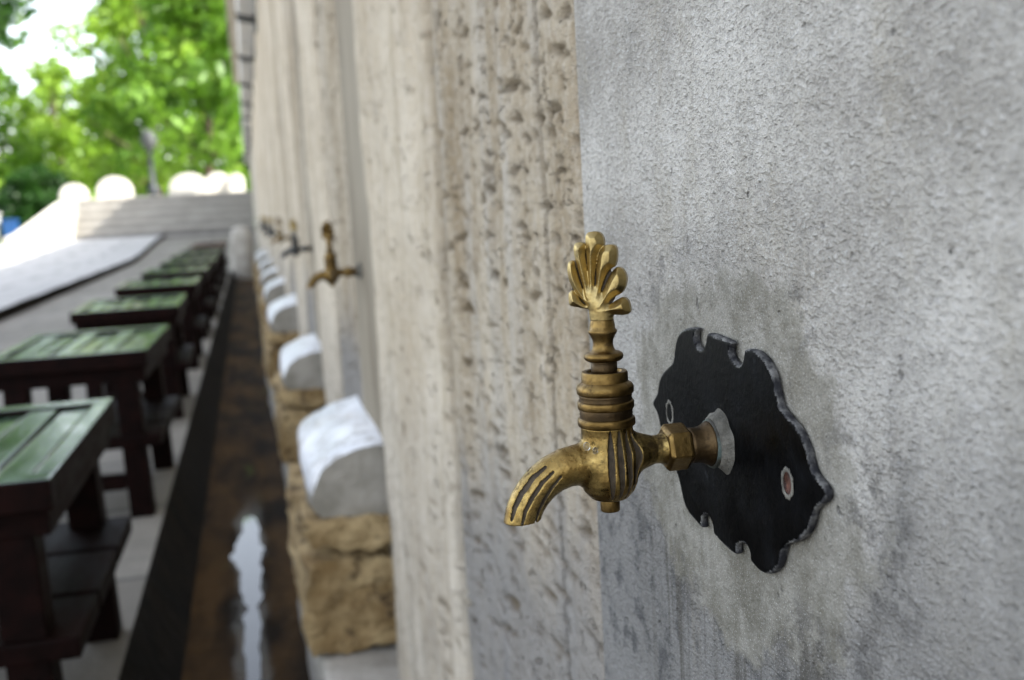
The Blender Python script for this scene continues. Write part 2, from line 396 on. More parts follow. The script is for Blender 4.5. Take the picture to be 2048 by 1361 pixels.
M['wood'] = mat_paint('dark_brown_wood', (0.004, 0.0016, 0.0013), (0.010, 0.0034, 0.0027), 0.5, (0.016, 0.006, 0.005), 0.05)
M['iron'] = mat_basic('dark_iron', (0.02, 0.025, 0.028), (0.05, 0.055, 0.06), 8, 0.55, metal=0.6)
M['lamp'] = mat_basic('lamp_glass', (0.03, 0.033, 0.033), (0.06, 0.065, 0.065), 8, 0.8)
M['bark'] = mat_basic('bark', (0.05, 0.035, 0.022), (0.12, 0.09, 0.06), 6, 0.95, 0.02, 15, stretch=(1, 1, 0.2))
M['blue'] = mat_basic('blue_plastic', (0.01, 0.055, 0.19), (0.02, 0.08, 0.25), 3, 0.45)
M['greybin'] = mat_basic('grey_paint', (0.42, 0.43, 0.42), (0.55, 0.55, 0.53), 3, 0.6)
M['grass'] = mat_basic('grass', (0.045, 0.11, 0.014), (0.09, 0.17, 0.025), 1.2, 0.9)

def mat_leaf(name, c1, c2, c3):
    k = NT(name); rnd = k.n('ShaderNodeNewGeometry').outputs['Random Per Island']
    big = k.noise(k.pos(), 0.55, 3, 0.6)
    c = k.mix(rnd, c1, c2); c = k.mix(k.ramp(big, 0.42, 0.66), c, c3)
    k.col(c); k.rough(0.5); k.b.inputs['Specular IOR Level'].default_value = 0.4
    tr = k.n('ShaderNodeBsdfTranslucent'); k.l(c, tr.inputs[0])
    mx = k.n('ShaderNodeMixShader'); mx.inputs[0].default_value = 0.42
    k.l(k.b.outputs[0], mx.inputs[1]); k.l(tr.outputs[0], mx.inputs[2])
    k.l(mx.outputs[0], k.t.nodes['Material Output'].inputs[0]); return k.m
M['leaf_mid'] = mat_leaf('leaf_mid', (0.045, 0.12, 0.005), (0.11, 0.235, 0.012), (0.18, 0.33, 0.03))
M['leaf_light'] = mat_leaf('leaf_light', (0.105, 0.215, 0.010), (0.20, 0.335, 0.02), (0.27, 0.41, 0.05))
M['leaf_bush'] = mat_leaf('leaf_bush', (0.006, 0.030, 0.003), (0.014, 0.055, 0.005), (0.02, 0.07, 0.006))
M['leaf_dark'] = mat_leaf('leaf_dark', (0.012, 0.055, 0.005), (0.032, 0.10, 0.008), (0.055, 0.14, 0.012))

# ------------------------------------------------------------------ ground, paving, channel
def rise(y):
    t = min(max((y - 20.5) / 9.5, 0), 1); return 0.295 * t * t * (3 - 2 * t)

def strip(name, x0, x1, z0, ys, mat):
    vs, fs = [], []
    for y in ys: vs += [(x0, y, z0 + rise(y)), (x1, y, z0 + rise(y))]
    for i in range(len(ys) - 1): fs.append((2 * i, 2 * i + 1, 2 * i + 3, 2 * i + 2))
    return tag(link(name, mesh(name, vs, fs, [mat])), kind='structure')

WX = 0.19
YS = [-6, 0, 6, 12, 16.6, 20.5] + [20.5 + 9.5 * i / 12 for i in range(1, 13)]
strip('stool_paving', -2.1, -0.28, 0.0, YS, M['paving'])
strip('upper_paving', -45, -2.1, 0.1, YS, M['upper'])
vs, fs = [], []
for y in YS: vs += [(-2.1, y, rise(y)), (-2.1, y, rise(y) + 0.1)]
for i in range(len(YS) - 1): fs.append((2 * i, 2 * i + 1, 2 * i + 3, 2 * i + 2))
tag(link('kerb', mesh('kerb', vs, fs, [M['riser']])), kind='structure')
CH_END = 16.6
vs, fs, mi = [], [], []
ny = 60
for i in range(ny + 1):
    y = -6 + (CH_END + 6) * i / ny
    vs += [(-0.28, y, 0.0), (-0.268, y, -0.02), (-0.238, y, -0.09), (-0.205, y, -0.144), (0.0, y, -0.155), (0.1, y, -0.148), (WX + 0.02, y, -0.145)]
for i in range(ny):
    for j in range(6):
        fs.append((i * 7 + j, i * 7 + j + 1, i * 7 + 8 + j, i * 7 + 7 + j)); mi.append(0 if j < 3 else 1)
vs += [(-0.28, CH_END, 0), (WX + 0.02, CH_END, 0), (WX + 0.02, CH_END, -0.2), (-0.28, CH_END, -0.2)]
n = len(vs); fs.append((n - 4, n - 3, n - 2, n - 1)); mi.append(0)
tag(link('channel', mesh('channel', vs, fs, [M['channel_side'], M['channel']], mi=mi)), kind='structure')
strip('channel_end_paving', -0.28, WX + 0.02, 0.0, [CH_END] + [y for y in YS if y > CH_END], M['paving'])
# trickle of water
random.seed(4)
vs, fs = [], []
WT = [(3.44, 0.005, 0), (3.43, 0.016, 0), (3.38, 0.022, 0), (3.25, 0.026, 0), (3.13, 0.036, -0.006), (3.04, 0.046, -0.012), (2.96, 0.031, -0.003), (2.83, 0.026, 0), (2.66, 0.023, 0.002), (2.61, 0.009, 0.004), (2.56, 0.020, 0.003), (2.38, 0.017, 0.001), (2.2, 0.014, 0.003), (1.9, 0.012, 0.002), (1.3, 0.01, 0)]
WY = np.linspace(3.44, 1.3, 120); hwv = np.interp(-WY, [-q[0] for q in WT], [q[1] for q in WT]); cxv = np.interp(-WY, [-q[0] for q in WT], [q[2] for q in WT])
for i, y in enumerate(WY):
    j = 1 + 0.10 * math.sin(i * 0.55) + 0.07 * math.sin(i * 1.15 + 1)
    vs += [(-0.066 + cxv[i] - hwv[i] * j, y, -0.1485), (-0.066 + cxv[i] + hwv[i] * (2 - j), y, -0.1485)]
for i in range(len(WY) - 1): fs.append((2 * i, 2 * i + 1, 2 * i + 3, 2 * i + 2))
tag(link('water', mesh('water', vs, fs, [M['water']])), kind='structure')
# lawn / far ground
tag(link('ground', mesh('ground', [(-400, 30, 0.38), (400, 30, 0.38), (400, 700, 0.38), (-400, 700, 0.38)], [(0, 1, 2, 3)], [M['grass']])), kind='structure')
tag(link('far_ground', mesh('far_ground', [(-400, -200, -0.25), (400, -200, -0.25), (400, 30.5, -0.25), (-400, 30.5, -0.25)], [(0, 1, 2, 3)], [M['upper']])), kind='structure')
# steps up to the terrace at the far end
SX0, SX1, SY, RZ0, NR = -4.3, 0.19, 30.0, 0.395, 5
sh = 1.035 / NR
vs, fs = [], []
prof = []
for i in range(NR):
    prof += [(SY + 0.3 * i, RZ0 + sh * i - (0.3 if i == 0 else 0)), (SY + 0.3 * i, RZ0 + sh * (i + 1) - 0.065), (SY + 0.3 * i - 0.07, RZ0 + sh * (i + 1) - 0.065), (SY + 0.3 * i - 0.07, RZ0 + sh * (i + 1))]
prof += [(60, RZ0 + 1.035), (60, 0.1)]
for x in (SX0, SX1):
    for (y, z) in prof: vs.append((x, y, z))
n = len(prof)
for i in range(n): fs.append((i, (i + 1) % n, n + (i + 1) % n, n + i))
bm = bmesh.new(); bv = [bm.verts.new(v) for v in vs]
for f in fs: bm.faces.new([bv[i] for i in f])
bm.faces.new(bv[:n]); bm.faces.new(bv[n:][::-1])
st_o = tag(link('stairs', from_bm('stairs', bm, [M['whitestone'], M['shaded_riser_stone']])), kind='structure')
for p in st_o.data.polygons:
    zs = [st_o.data.vertices[i].co.z for i in p.vertices]
    if abs(p.normal.y) > 0.9 and max(zs) - min(zs) > 0.08: p.material_index = 1

# ------------------------------------------------------------------ the fountain wall
wall = empty('fountain_wall', (WX, 0, 0))
tag(wall, 'weathered travertine and grey marble wall with a row of brass taps', 'wall')
def wp(name, me): 
    return link(name, me, wall, (0, 0, 0))
PITCHY = 1.5; WEND = 31.2
core = boxes('wall_core', [((0.012, -6, -0.2), (1.2, WEND, 4.3))], [M['wall']], wall)
HT = 4.25
def panel_mesh():
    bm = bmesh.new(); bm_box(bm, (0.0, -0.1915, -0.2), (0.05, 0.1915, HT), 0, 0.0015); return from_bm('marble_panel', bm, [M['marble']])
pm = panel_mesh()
def extrude_profile(name, prof, z0, z1, mats, zs=None):
    zs = zs or [z0, z1]
    vs, fs = [], []
    for z in zs:
        for (y, x) in prof: vs.append((x, y, z))
    n = len(prof)
    for j in range(len(zs) - 1):
        for i in range(n - 1): fs.append((j * n + i, j * n + i + 1, (j + 1) * n + i + 1, (j + 1) * n + i))
    return mesh(name, vs, fs, mats)
# plan profile of one pilaster, y measured from the tap axis (0.425)
def pp(lst): return [(y - 0.425, x) for (y, x) in lst]
pit_prof = pp([(0.6185, 0.012), (0.6185, 0.003), (0.621, 0.001), (0.660, -0.001), (0.6995, 0.001), (0.7015, 0.007), (0.7045, 0.007), (0.7065, 0.0),
               (0.775, -0.001), (0.785, -0.004), (0.80, -0.0045), (0.812, -0.001), (0.86, 0.0015), (0.868, -0.002), (0.94, -0.001), (0.985, -0.003), (0.996, -0.007), (1.006, -0.006), (1.02, -0.001), (1.07, -0.002), (1.092, 0.012)])
smooth_prof = pp([(1.092, 0.012), (1.093, -0.004), (1.10, -0.008), (1.125, -0.009), (1.15, -0.005), (1.185, -0.004), (1.20, -0.009), (1.215, -0.013), (1.30, -0.016), (1.45, -0.018),
                  (1.60, -0.016), (1.66, -0.013), (1.695, -0.008), (1.715, 0.0), (1.722, 0.014)])
def stone_mesh(name, prof, mat, dy, zs, npit, depth, wav, seed):
    """one dressed stone: the plan profile swept up, with worn pits and hollows really sunk into the face"""
    rs = np.random.RandomState(seed)
    P = np.array(prof); ys = [P[0, 0]]; xs = [P[0, 1]]
    for i in range(len(P) - 1):
        m = max(1, int(np.hypot(*(P[i + 1] - P[i])) / dy))
        for j in range(1, m + 1): ys.append(P[i, 0] + (P[i + 1, 0] - P[i, 0]) * j / m); xs.append(P[i, 1] + (P[i + 1, 1] - P[i, 1]) * j / m)
    ys, xs, zs = np.array(ys), np.array(xs), np.array(zs)
    Yg, Zg = np.meshgrid(ys, zs); D = np.zeros(Yg.shape); pitv = np.zeros(Yg.shape)
    p3 = np.stack([Yg.ravel() * 9, np.zeros(Yg.size), Zg.ravel() * 4], 1)
    D += wav * (vnoise(p3, seed) + 0.6 * vnoise(p3 * 2.7, seed + 1)).reshape(Yg.shape) 
    for i in range(npit):
        cy, cz = rs.uniform(ys[0], ys[-1]), rs.uniform(zs[0], min(zs[-1], 1.35))
        big = rs.rand() ** 6
        wy, wz, dp = 0.0026 + 0.014 * big * rs.uniform(0.5, 1.2), 0.0011 + 0.0026 * big, depth * (0.35 + 0.65 * big)
        tilt = rs.normal(0, 0.10); bow = rs.normal(0, 3)
        i0, i1 = np.searchsorted(ys, [cy - 2.2 * wy, cy + 2.2 * wy]); j0, j1 = np.searchsorted(zs, [cz - 4 * wz - 0.3 * wy, cz + 4 * wz + 0.3 * wy])
        if i1 <= i0 or j1 <= j0: continue
        a, b = Yg[j0:j1, i0:i1] - cy, Zg[j0:j1, i0:i1] - cz
        b = b - tilt * a - bow * a * a
        wl = wy * (1 + 0.35 * np.sin(b * 900 + i)); r2 = (a / wl) ** 2 + (b / wz) ** 2
        g = 1 / (1 + r2 ** 3.5)
        D[j0:j1, i0:i1] += dp * g; pitv[j0:j1, i0:i1] = np.maximum(pitv[j0:j1, i0:i1], g * (0.5 + 0.5 * big))
    chip = np.clip(vnoise(np.stack([Zg.ravel() * 16, np.zeros(Zg.size), Zg.ravel() * 3], 1), seed + 5).reshape(Zg.shape) + 0.5 * vnoise(np.stack([Zg.ravel() * 60, np.zeros(Zg.size), Yg.ravel() * 40], 1), seed + 6).reshape(Zg.shape) - 0.1, 0, 1)
    D += 0.007 * chip * np.exp(-(Yg - ys[0]) / 0.005)
    edge = np.minimum(1, np.minimum(Yg - ys[0], ys[-1] - Yg) / 0.006)
    D = np.minimum(D, 0.0075)
    X = xs[None, :] + D * np.where(Yg - ys[0] < 0.006, 1, np.clip(edge, 0.25, 1))
    V = np.stack([X.ravel(), Yg.ravel(), Zg.ravel()], 1); n, m = len(ys), len(zs)
    idx = np.arange(n * m).reshape(m, n)
    F = np.stack([idx[:-1, :-1], idx[:-1, 1:], idx[1:, 1:], idx[1:, :-1]], -1).reshape(-1, 4)
    me = bpy.data.meshes.new(name); me.vertices.add(len(V)); me.vertices.foreach_set('co', V.ravel())
    me.loops.add(F.size); me.loops.foreach_set('vertex_index', F.ravel()); me.polygons.add(len(F)); me.polygons.foreach_set('loop_start', np.arange(0, F.size, 4))
    me.materials.append(mat); me.update(calc_edges=True); me.polygons.foreach_set('use_smooth', [True] * len(F))
    at = me.attributes.new('pit', 'FLOAT', 'POINT'); at.data.foreach_set('value', np.clip(pitv, 0, 1).ravel())
    return me
Z_FINE = list(np.arange(-0.2, 1.45, 0.0027)) + list(np.arange(1.45, HT + 0.04, 0.08))
Z_MID = list(np.arange(-0.2, 1.6, 0.006)) + list(np.arange(1.6, HT + 0.04, 0.08))
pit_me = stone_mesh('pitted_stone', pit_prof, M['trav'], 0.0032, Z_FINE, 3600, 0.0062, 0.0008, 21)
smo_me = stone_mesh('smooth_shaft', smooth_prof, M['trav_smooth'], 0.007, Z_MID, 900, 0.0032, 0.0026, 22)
pm_far = pm.copy(); pm_far.materials[0] = M['marble_tan']
for kx in range(-2, 11):
    y = 0.425 + PITCHY * kx
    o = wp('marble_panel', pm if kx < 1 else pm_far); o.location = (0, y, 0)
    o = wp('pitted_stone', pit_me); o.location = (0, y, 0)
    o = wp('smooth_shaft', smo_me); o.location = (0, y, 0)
# projecting cornice with a sloping underside, crossed by dark iron straps
def prism(name, prof, y0, y1, mats, parent):
    vs = [(x, y0, z) for x, z in prof] + [(x, y1, z) for x, z in prof]; n = len(prof)
    fs = [tuple(range(n)), tuple(range(2 * n - 1, n - 1, -1))] + [(i, n + i, n + (i + 1) % n, (i + 1) % n) for i in range(n)]
    bm = bmesh.new(); bv = [bm.verts.new(v) for v in vs]
    for f in fs: bm.faces.new([bv[i] for i in f])
    return link(name, from_bm(name, bm, mats), parent)
prism('cornice', [(0.012, 2.18), (-0.012, 2.18), (-0.128, 2.20), (-0.140, 2.215), (-0.140, 2.36), (0.012, 2.36)], -6, WEND, [M['cornice']], wall)
by = 8.35
bk0 = None
while by < 30:
    if bk0 is None: bk0 = bkx = prism('iron_strap', [(0.0, 2.10), (-0.014, 2.10), (-0.03, 2.158), (-0.132, 2.178), (-0.146, 2.195), (-0.146, 2.235), (0.0, 2.235)], -0.075, 0.075, [M['iron']], wall)
    else: bkx = bk0.copy(); COL.objects.link(bkx)
    bkx.location = (0, by, 0); by += 2.1
boxes('rail', [((-0.018, 6.2, 2.14), (-0.004, WEND - 0.3, 2.1785))], [M['iron']], wall)
boxes('eave', [((-0.24, -6, 4.3), (1.25, WEND + 0.05, 4.38))], [M['wall']], wall)

# ------------------------------------------------------------------ brass tap (built in millimetres, scaled to metres)
U = 0.966e-3
tap = empty('brass_tap', (0.137, 0.425, 0.674))
tag(tap, 'nearest brass tap, in sharp focus, with shell handle and black scalloped plate', 'tap', 'brass taps along the wall')
def tp(name, verts, faces, mats, smooth=True, mi=None, parent=None):
    v_ = np.array(verts, float); z_ = v_[:, 2]
    v_[:, 2] = np.where(z_ > 62, 62 * 0.945 + (z_ - 62) * 0.86, np.where(z_ > 0, z_ * 0.945, z_))
    return link(name, mesh(name, v_ * U, faces, mats, smooth, mi), parent or tap)
# --- cast body with spout
bz = np.array([-19.5, -18.8, -17.0, -15.4, -12, -9, -5, -2.8, 4, 9.8, 13.6]); br = np.array([6.5, 7.9, 9.6, 10.9, 12.3, 12.7, 12.5, 12.1, 11.4, 11.0, 11.2])
px_ = np.array([0, 8, 12.7, 16.6, 20.5, 23.0, 25.5, 27]); pr_ = np.array([9.5, 9.6, 9.0, 7.6, 6.3, 6.4, 7.4, 7.6])
sp_pts = [(0, -3, 9.5), (-7, -3.2, 9.2), (-13.5, -3.4, 8.9), (-19, -4.2, 8.5), (-24.5, -6.6, 8.2), (-29.5, -10.2, 8.0), (-33.5, -14.8, 7.9), (-36.5, -19.6, 7.8), (-38.4, -24.5, 7.8), (-39.6, -31, 7.8)]
slots = [[(-29, -1.5), (-34.5, -6.0), (-40, -13.5), (-43.2, -20), (-44.8, -26)], [(-26.5, -3.8), (-31.5, -8.5), (-36, -15), (-39.3, -21.5), (-41.0, -28)], [(-23.5, -6.2), (-27.5, -11.2), (-31, -17), (-33.6, -23), (-35.2, -28.5)]]
SPZ = 0.86
sp_pts = [(x, z * SPZ, r) for x, z, r in sp_pts]; slots = [[(x, z * SPZ) for x, z in L] for L in slots]
def seg_d(X, Z, a, b):
    ax, az, bx, bz_ = a[0], a[1], b[0], b[1]
    dx, dz = bx - ax, bz_ - az; t = np.clip(((X - ax) * dx + (Z - az) * dz) / (dx * dx + dz * dz), 0, 1)
    return np.hypot(X - ax - t * dx, Z - az - t * dz), t
def slot_val(X, Z):
    best = np.full(X.shape, 99.0)
    for sl_ in slots:
        m = len(sl_) - 1
        for i in range(m):
            d, t = seg_d(X, Z, sl_[i], sl_[i + 1]); s = (i + t) / m
            wv = 0.28 + 0.55 * np.sin(PI * np.clip(s * 0.85 + 0.08, 0, 1)) 
            best = np.minimum(best, d - wv)
    return best
FL = [-11, 9.5, 30, 50, 130, 150, 170, 190]
def flute_val(X, Y, Z):
    ang = np.degrees(np.arctan2(X, -Y)); rr = np.hypot(X, Y); best = np.full(X.shape, 99.0)
    for a0 in FL:
        da = (ang - a0 + 180) % 360 - 180
        wv = 1.5 * np.clip(np.sin(PI * np.clip((Z + 18.5) / 31.5, 0, 1)), 0, 1) ** 0.6
        best = np.minimum(best, np.where(np.abs(da) < 60, np.abs(rr * np.sin(np.radians(da))) - wv * 0.92, 99))
    return np.where((Z > -18) & (Z < 12.8), best, 99)
def body_raw(X, Y, Z):
    r = np.hypot(X, Y); d = (r - np.interp(Z, bz, br)) * 0.85
    d = np.maximum(d, np.maximum(Z - 13.4, -19.3 - Z))
    r2 = np.hypot(Y, Z); p = np.maximum((r2 - np.interp(X, px_, pr_)) * 0.9, np.maximum(X - 25.8, -X))
    d = smin(d, p, 3.0)
    s = np.full(X.shape, 99.0)
    for i in range(len(sp_pts) - 1):
        a, b = sp_pts[i], sp_pts[i + 1]
        dx, dz = b[0] - a[0], b[1] - a[1]; t = np.clip(((X - a[0]) * dx + (Z - a[1]) * dz) / (dx * dx + dz * dz), 0, 1)
        q = np.sqrt((X - a[0] - t * dx) ** 2 + (Z - a[1] - t * dz) ** 2 + Y ** 2) - (a[2] + (b[2] - a[2]) * t)
        s = np.minimum(s, q)
    s = np.maximum(s, -(Z + 24.4 + (X + 38) * -0.05))
    # hollow mouth
    mouth = np.hypot(X + 39, Y) - 5.2
    s = np.maximum(s, -np.maximum(mouth, Z + 20.5))
    return np.where(X < -8, smin(d, s, 3.0), smin(d, s, 3.0))
def body_f(X, Y, Z):
    d = body_raw(X, Y, Z)
    front = np.abs(Y) > 0.5
    sv = np.where((X < -20) & front, slot_val(X, Z), 99.0)
    fv = flute_val(X, Y, Z)
    fv = np.where(X > 13.5, 99, fv)
    g = np.minimum(sv, fv)
    return np.maximum(d, np.minimum(np.clip(-g, -9, 9) * 0.8, d + 0.75))
h = 0.36
v, f = surface_nets(body_f, (-50, -14.5, -31), (28, 14.5, 15), h)
cen = v[f].mean(1)
dr = body_raw(cen[:, 0], cen[:, 1], cen[:, 2])
sv = np.where((cen[:, 0] < -20), slot_val(cen[:, 0], cen[:, 2]), 9); fv = flute_val(cen[:, 0], cen[:, 1], cen[:, 2])
mi = np.where((dr < -0.22) & ((sv < 0.3) | (fv < 0.3)), 1, 0)
body = tp('body', v, f, [M['brass'], M['groove']], True, mi)
v, f = lathe([(4.2, -19), (4.2, -24.2), (3.9, -24.9), (0.5, -24.9)], 40); 
st = tp('stub', v, f, [M['brass_old']]); bev(st, 0.0002)
k = NT('drop'); k.b.inputs['Transmission Weight'].default_value = 1.0; k.b.inputs['IOR'].default_value = 1.33; k.rough(0.02); M['drop'] = k.m
for (dx, dy, dz, rr) in ((-11.6, -7.6, 5.9, 1.5), (-8.6, -9.6, 4.2, 1.2)):
    bm = bmesh.new(); bmesh.ops.create_uvsphere(bm, u_segments=16, v_segments=10, radius=rr * U)
    for v in bm.verts: v.co.z *= 1.5 if v.co.z > 0 else 1.0
    o = link('water_drop', from_bm('water_drop', bm, [M['drop']], True), tap, (dx * U, dy * U, dz * U))
# --- bonnet: stacked rings
def ring(z0, z1, r, b=0.9): return [(r - b, z0), (r - b * 0.3, z0 + b * 0.3), (r, z0 + b), (r, z1 - b), (r - b * 0.3, z1 - b * 0.3), (r - b, z1)]
v, f = lathe([(9, 13)] + [(11.2, 13.2)] + ring(13.4, 17.4, 12.3) + [(11.2, 17.5)], 72)
v2, f2 = lathe([(11.0, 21.2)] + ring(21.3, 25.0, 12.1, 0.7) + [(11.2, 25.1)], 72)
v3, f3 = lathe([(11.0, 28.0)] + [(11.7, 28.1), (12.2, 28.8), (12.2, 31.0), (11.6, 32.4), (10.4, 33.2), (9.9, 33.6), (9.9, 37.3), (9.5, 38.2), (8.6, 38.4), (7.7, 38.1), (7.3, 37.0), (6.0, 36.6)], 72)
vv, ff = [], []
for (a, b) in ((v, f), (v2, f2), (v3, f3)):
    o0 = len(vv); vv += a; ff += [tuple(i + o0 for i in q) for q in b]
bon = tp('bonnet', vv, ff, [M['brass_old']]); add_mod(bon, 'EDGE_SPLIT', split_angle=R(50))
v, f = lathe([(11.1, 16.8), (11.35, 17.6), (11.1, 18.4), (11.4, 19.1), (11.15, 19.8), (11.4, 20.6), (11.0, 21.4), (11.1, 24.6), (11.35, 25.6), (11.05, 26.3), (11.35, 27.1), (11.2, 28.2)], 72)
tp('packing_band', v, f, [M['band']], parent=bon)
# --- spindle
v, f = lathe([(5.6, 35), (5.6, 42.2), (5.0, 42.6), (7.0, 42.9), (8.1, 43.8), (8.45, 45.0), (8.1, 46.2), (7.0, 46.9), (5.3, 47.3), (4.6, 48.6), (4.25, 50.5), (4.4, 52.3), (5.2, 54.2), (5.9, 55.3), (6.15, 56.2), (5.9, 56.9), (5.5, 57.2), (5.35, 59), (5.0, 61.0), (4.6, 62.0)], 56)
mi = []
for q in f: mi.append(1 if len(q) == 4 and max(v[i][2] for i in q) < 42.7 else 0)
tp('spindle', v, f, [M['brass_old'], M['band']], True, mi)
# --- shell handle
def hpt(x, y):      # tracing units of the shell's own plane -> tap units
    px, py = (1100 + x / 5.917) / 2, (430 + y / 5.917) / 2
    return (px - (609.0 - 0.034 * (445 - py))) * 0.470, 42.5 + (355.2 - py) * 0.415
LOBES = [[(487, 205), (510, 168), (560, 160), (620, 165), (652, 195), (674, 250), (680, 322), (645, 372), (612, 440), (592, 560), (578, 700), (570, 850), (560, 960), (525, 960), (522, 850), (512, 700), (500, 500), (488, 330)],
         [(366, 300), (388, 283), (430, 280), (476, 292), (486, 345), (476, 430), (490, 560), (510, 700), (522, 860), (530, 980), (490, 960), (455, 800), (405, 620), (370, 450), (357, 360)],
         [(300, 515), (318, 498), (348, 492), (366, 512), (376, 580), (400, 680), (432, 790), (465, 890), (500, 1000), (450, 970), (400, 905), (350, 835), (310, 745), (288, 630), (290, 555)],
         [(303, 880), (338, 847), (365, 868), (402, 930), (442, 1000), (500, 1070), (450, 1068), (400, 1052), (340, 1042), (305, 1026), (298, 950)],
         [(625, 405), (648, 358), (684, 328), (740, 323), (790, 330), (813, 372), (819, 440), (810, 520), (796, 580), (752, 600), (705, 670), (668, 770), (640, 870), (612, 980), (565, 1000), (590, 880), (600, 760), (600, 620), (612, 480)],
         [(796, 606), (826, 589), (872, 610), (906, 668), (919, 742), (906, 822), (872, 888), (842, 912), (788, 940), (738, 985), (690, 1055), (640, 1110), (580, 1060), (625, 1000), (660, 905), (702, 785), (748, 680)],
         [(868, 952), (902, 960), (936, 1000), (951, 1060), (958, 1120), (940, 1150), (870, 1159), (800, 1152), (740, 1136), (690, 1128), (600, 1130), (600, 1080), (680, 1080), (760, 1022), (820, 980)]]
WEB = [(345, 960), (325, 850), (340, 720), (400, 560), (430, 450), (520, 400), (600, 420), (690, 500), (750, 640), (800, 800), (800, 960), (700, 1080), (480, 1060)]
def poly_sd(X, Z, pts):
    d = np.full(X.shape, 1e9); sg = np.ones(X.shape)
    n = len(pts)
    for i in range(n):
        a, b = pts[i], pts[i - 1]
        q, _ = seg_d(X, Z, a, b); d = np.minimum(d, q)
        c1, c2, c3 = Z >= a[1], Z < b[1], (b[0] - a[0]) * (Z - a[1]) > (b[1] - a[1]) * (X - a[0])
        sg = np.where((c1 & c2 & c3) | (~c1 & ~c2 & ~c3), -sg, sg)
    return d * sg
def smooth_poly(p):
    for _ in range(2):
        q = []
        for i in range(len(p)):
            a, b = p[i], p[(i + 1) % len(p)]
            q += [(0.8 * a[0] + 0.2 * b[0], 0.8 * a[1] + 0.2 * b[1]), (0.2 * a[0] + 0.8 * b[0], 0.2 * a[1] + 0.8 * b[1])]
        p = q
    return p
LOBES = [smooth_poly([hpt(*q) for q in L]) for L in LOBES]; WEB = smooth_poly([hpt(*q) for q in WEB])
HB = hpt(560, 1120)
def pet_all(X, Y, Z):
    d = np.full(X.shape, 99.0); flat = X.ndim == 3
    for L in LOBES:
        if flat:
            d2 = poly_sd(X[:, 0, :], Z[:, 0, :], L)[:, None, :] + 0 * X
        else: d2 = poly_sd(X, Z, L)
        d2 = d2 - 0.14
        e = np.clip(-d2, 0, 9)
        th = 1.9 + 1.05 * np.minimum(e, 2.6) + 0.15 * e
        far = np.hypot(X - HB[0], Z - HB[1])
        th = th + 0.6 * np.exp(-(far / 8.0) ** 2)
        d = np.minimum(d, np.maximum(d2 * 0.95, (np.abs(Y) - th) * 0.7))
    return d
def web_f(X, Y, Z):
    d2 = poly_sd(X[:, 0, :], Z[:, 0, :], WEB)[:, None, :] + 0 * X if X.ndim == 3 else poly_sd(X, Z, WEB)
    return np.maximum(d2, np.abs(Y) - 1.0)
def stem_f(X, Y, Z):
    r = np.sqrt((X - np.interp(Z, [55, 62, 70], [0, -0.2, HB[0]])) ** 2 + (Y * 1.05) ** 2)
    return np.maximum((r - np.interp(Z, [57, 59.5, 62, 66, 70, 73], [5.0, 5.1, 5.2, 4.9, 4.0, 2.0])) * 0.8, np.maximum(58.0 - Z, Z - 72))
def handle_f(X, Y, Z):
    return np.minimum(smin(pet_all(X, Y, Z), stem_f(X, Y, Z), 1.4), web_f(X, Y, Z))
v, f = surface_nets(handle_f, (-17, -7, 57), (17, 7, 98), 0.28)
cen = v[f].mean(1)
wv = web_f(cen[:, 0], cen[:, 1], cen[:, 2]); pv = smin(pet_all(cen[:, 0], cen[:, 1], cen[:, 2]), stem_f(cen[:, 0], cen[:, 1], cen[:, 2]), 1.4)
mi = np.where((wv < pv + 0.02) | ((np.abs(cen[:, 1]) < 1.7) & (wv < 0.3)), 1, 0)
hd = link('handle', mesh('handle', v * U, f, [M['brass_light'], M['groove']], True, mi), tap)
hd.rotation_euler = (0, 0, R(-30))
# --- hexagonal nut and pipe
bm = bmesh.new()
r6 = 10.4
lay = []
for (x, rr) in ((25.2, 0.86), (26.6, 1.0), (35.0, 1.0), (36.2, 0.9)):
    lay.append([bm.verts.new((x * U, rr * r6 * math.cos(R(60 * q + 14)) * U, rr * r6 * math.sin(R(60 * q + 14)) * U)) for q in range(6)])
for i in range(3):
    for q in range(6): bm.faces.new((lay[i][q], lay[i][(q + 1) % 6], lay[i + 1][(q + 1) % 6], lay[i + 1][q]))
bm.faces.new(lay[0][::-1]); bm.faces.new(lay[-1])
nut = link('nut', from_bm('nut', bm, [M['brass_old']]), tap); bev(nut, 0.0005)
v, f = lathe([(6.0, 35.5), (8.0, 36.3), (8.0, 38), (7.9, 41), (8.4, 43), (9.6, 45.2), (10.7, 46.8)], 48, 'X')
pipe = tp('pipe', v, f, [M['band']])
v, f = lathe([(9.9, 46.0), (10.8, 46.4), (11.3, 47.4), (11.2, 48.8), (10.4, 49.9), (9.5, 51.6)], 48, 'X')
tp('verdigris_ring', v, f, [M['verdigris']], parent=pipe)
# cement collar, lumpy
def cem_f(X, Y, Z):
    th_ = np.arctan2(Z - 1.5, Y + 1.5)
    nz = 1.0 * np.sin(2 * th_ + 0.6) + 0.8 * np.sin(3 * th_ + 2.0) + 0.4 * np.sin(5 * th_ + X * 0.6) + 0.25 * np.sin(9 * th_ + 1)
    r = np.hypot(Y + 1.5, Z - 1.5)
    return (r - np.interp(X, [46.8, 48.0, 49.5, 50.6, 52.4], [8.6, 11.6, 12.6, 13.6, 16.0]) - nz * np.clip((X - 47) / 4, 0.15, 1) * 1.3) * 0.6 + np.maximum(47.2 - X, 0)
v, f = surface_nets(cem_f, (46.4, -23, -20), (52.4, 21, 24), 0.6)
tp('cement_collar', v, f, [M['cement']])
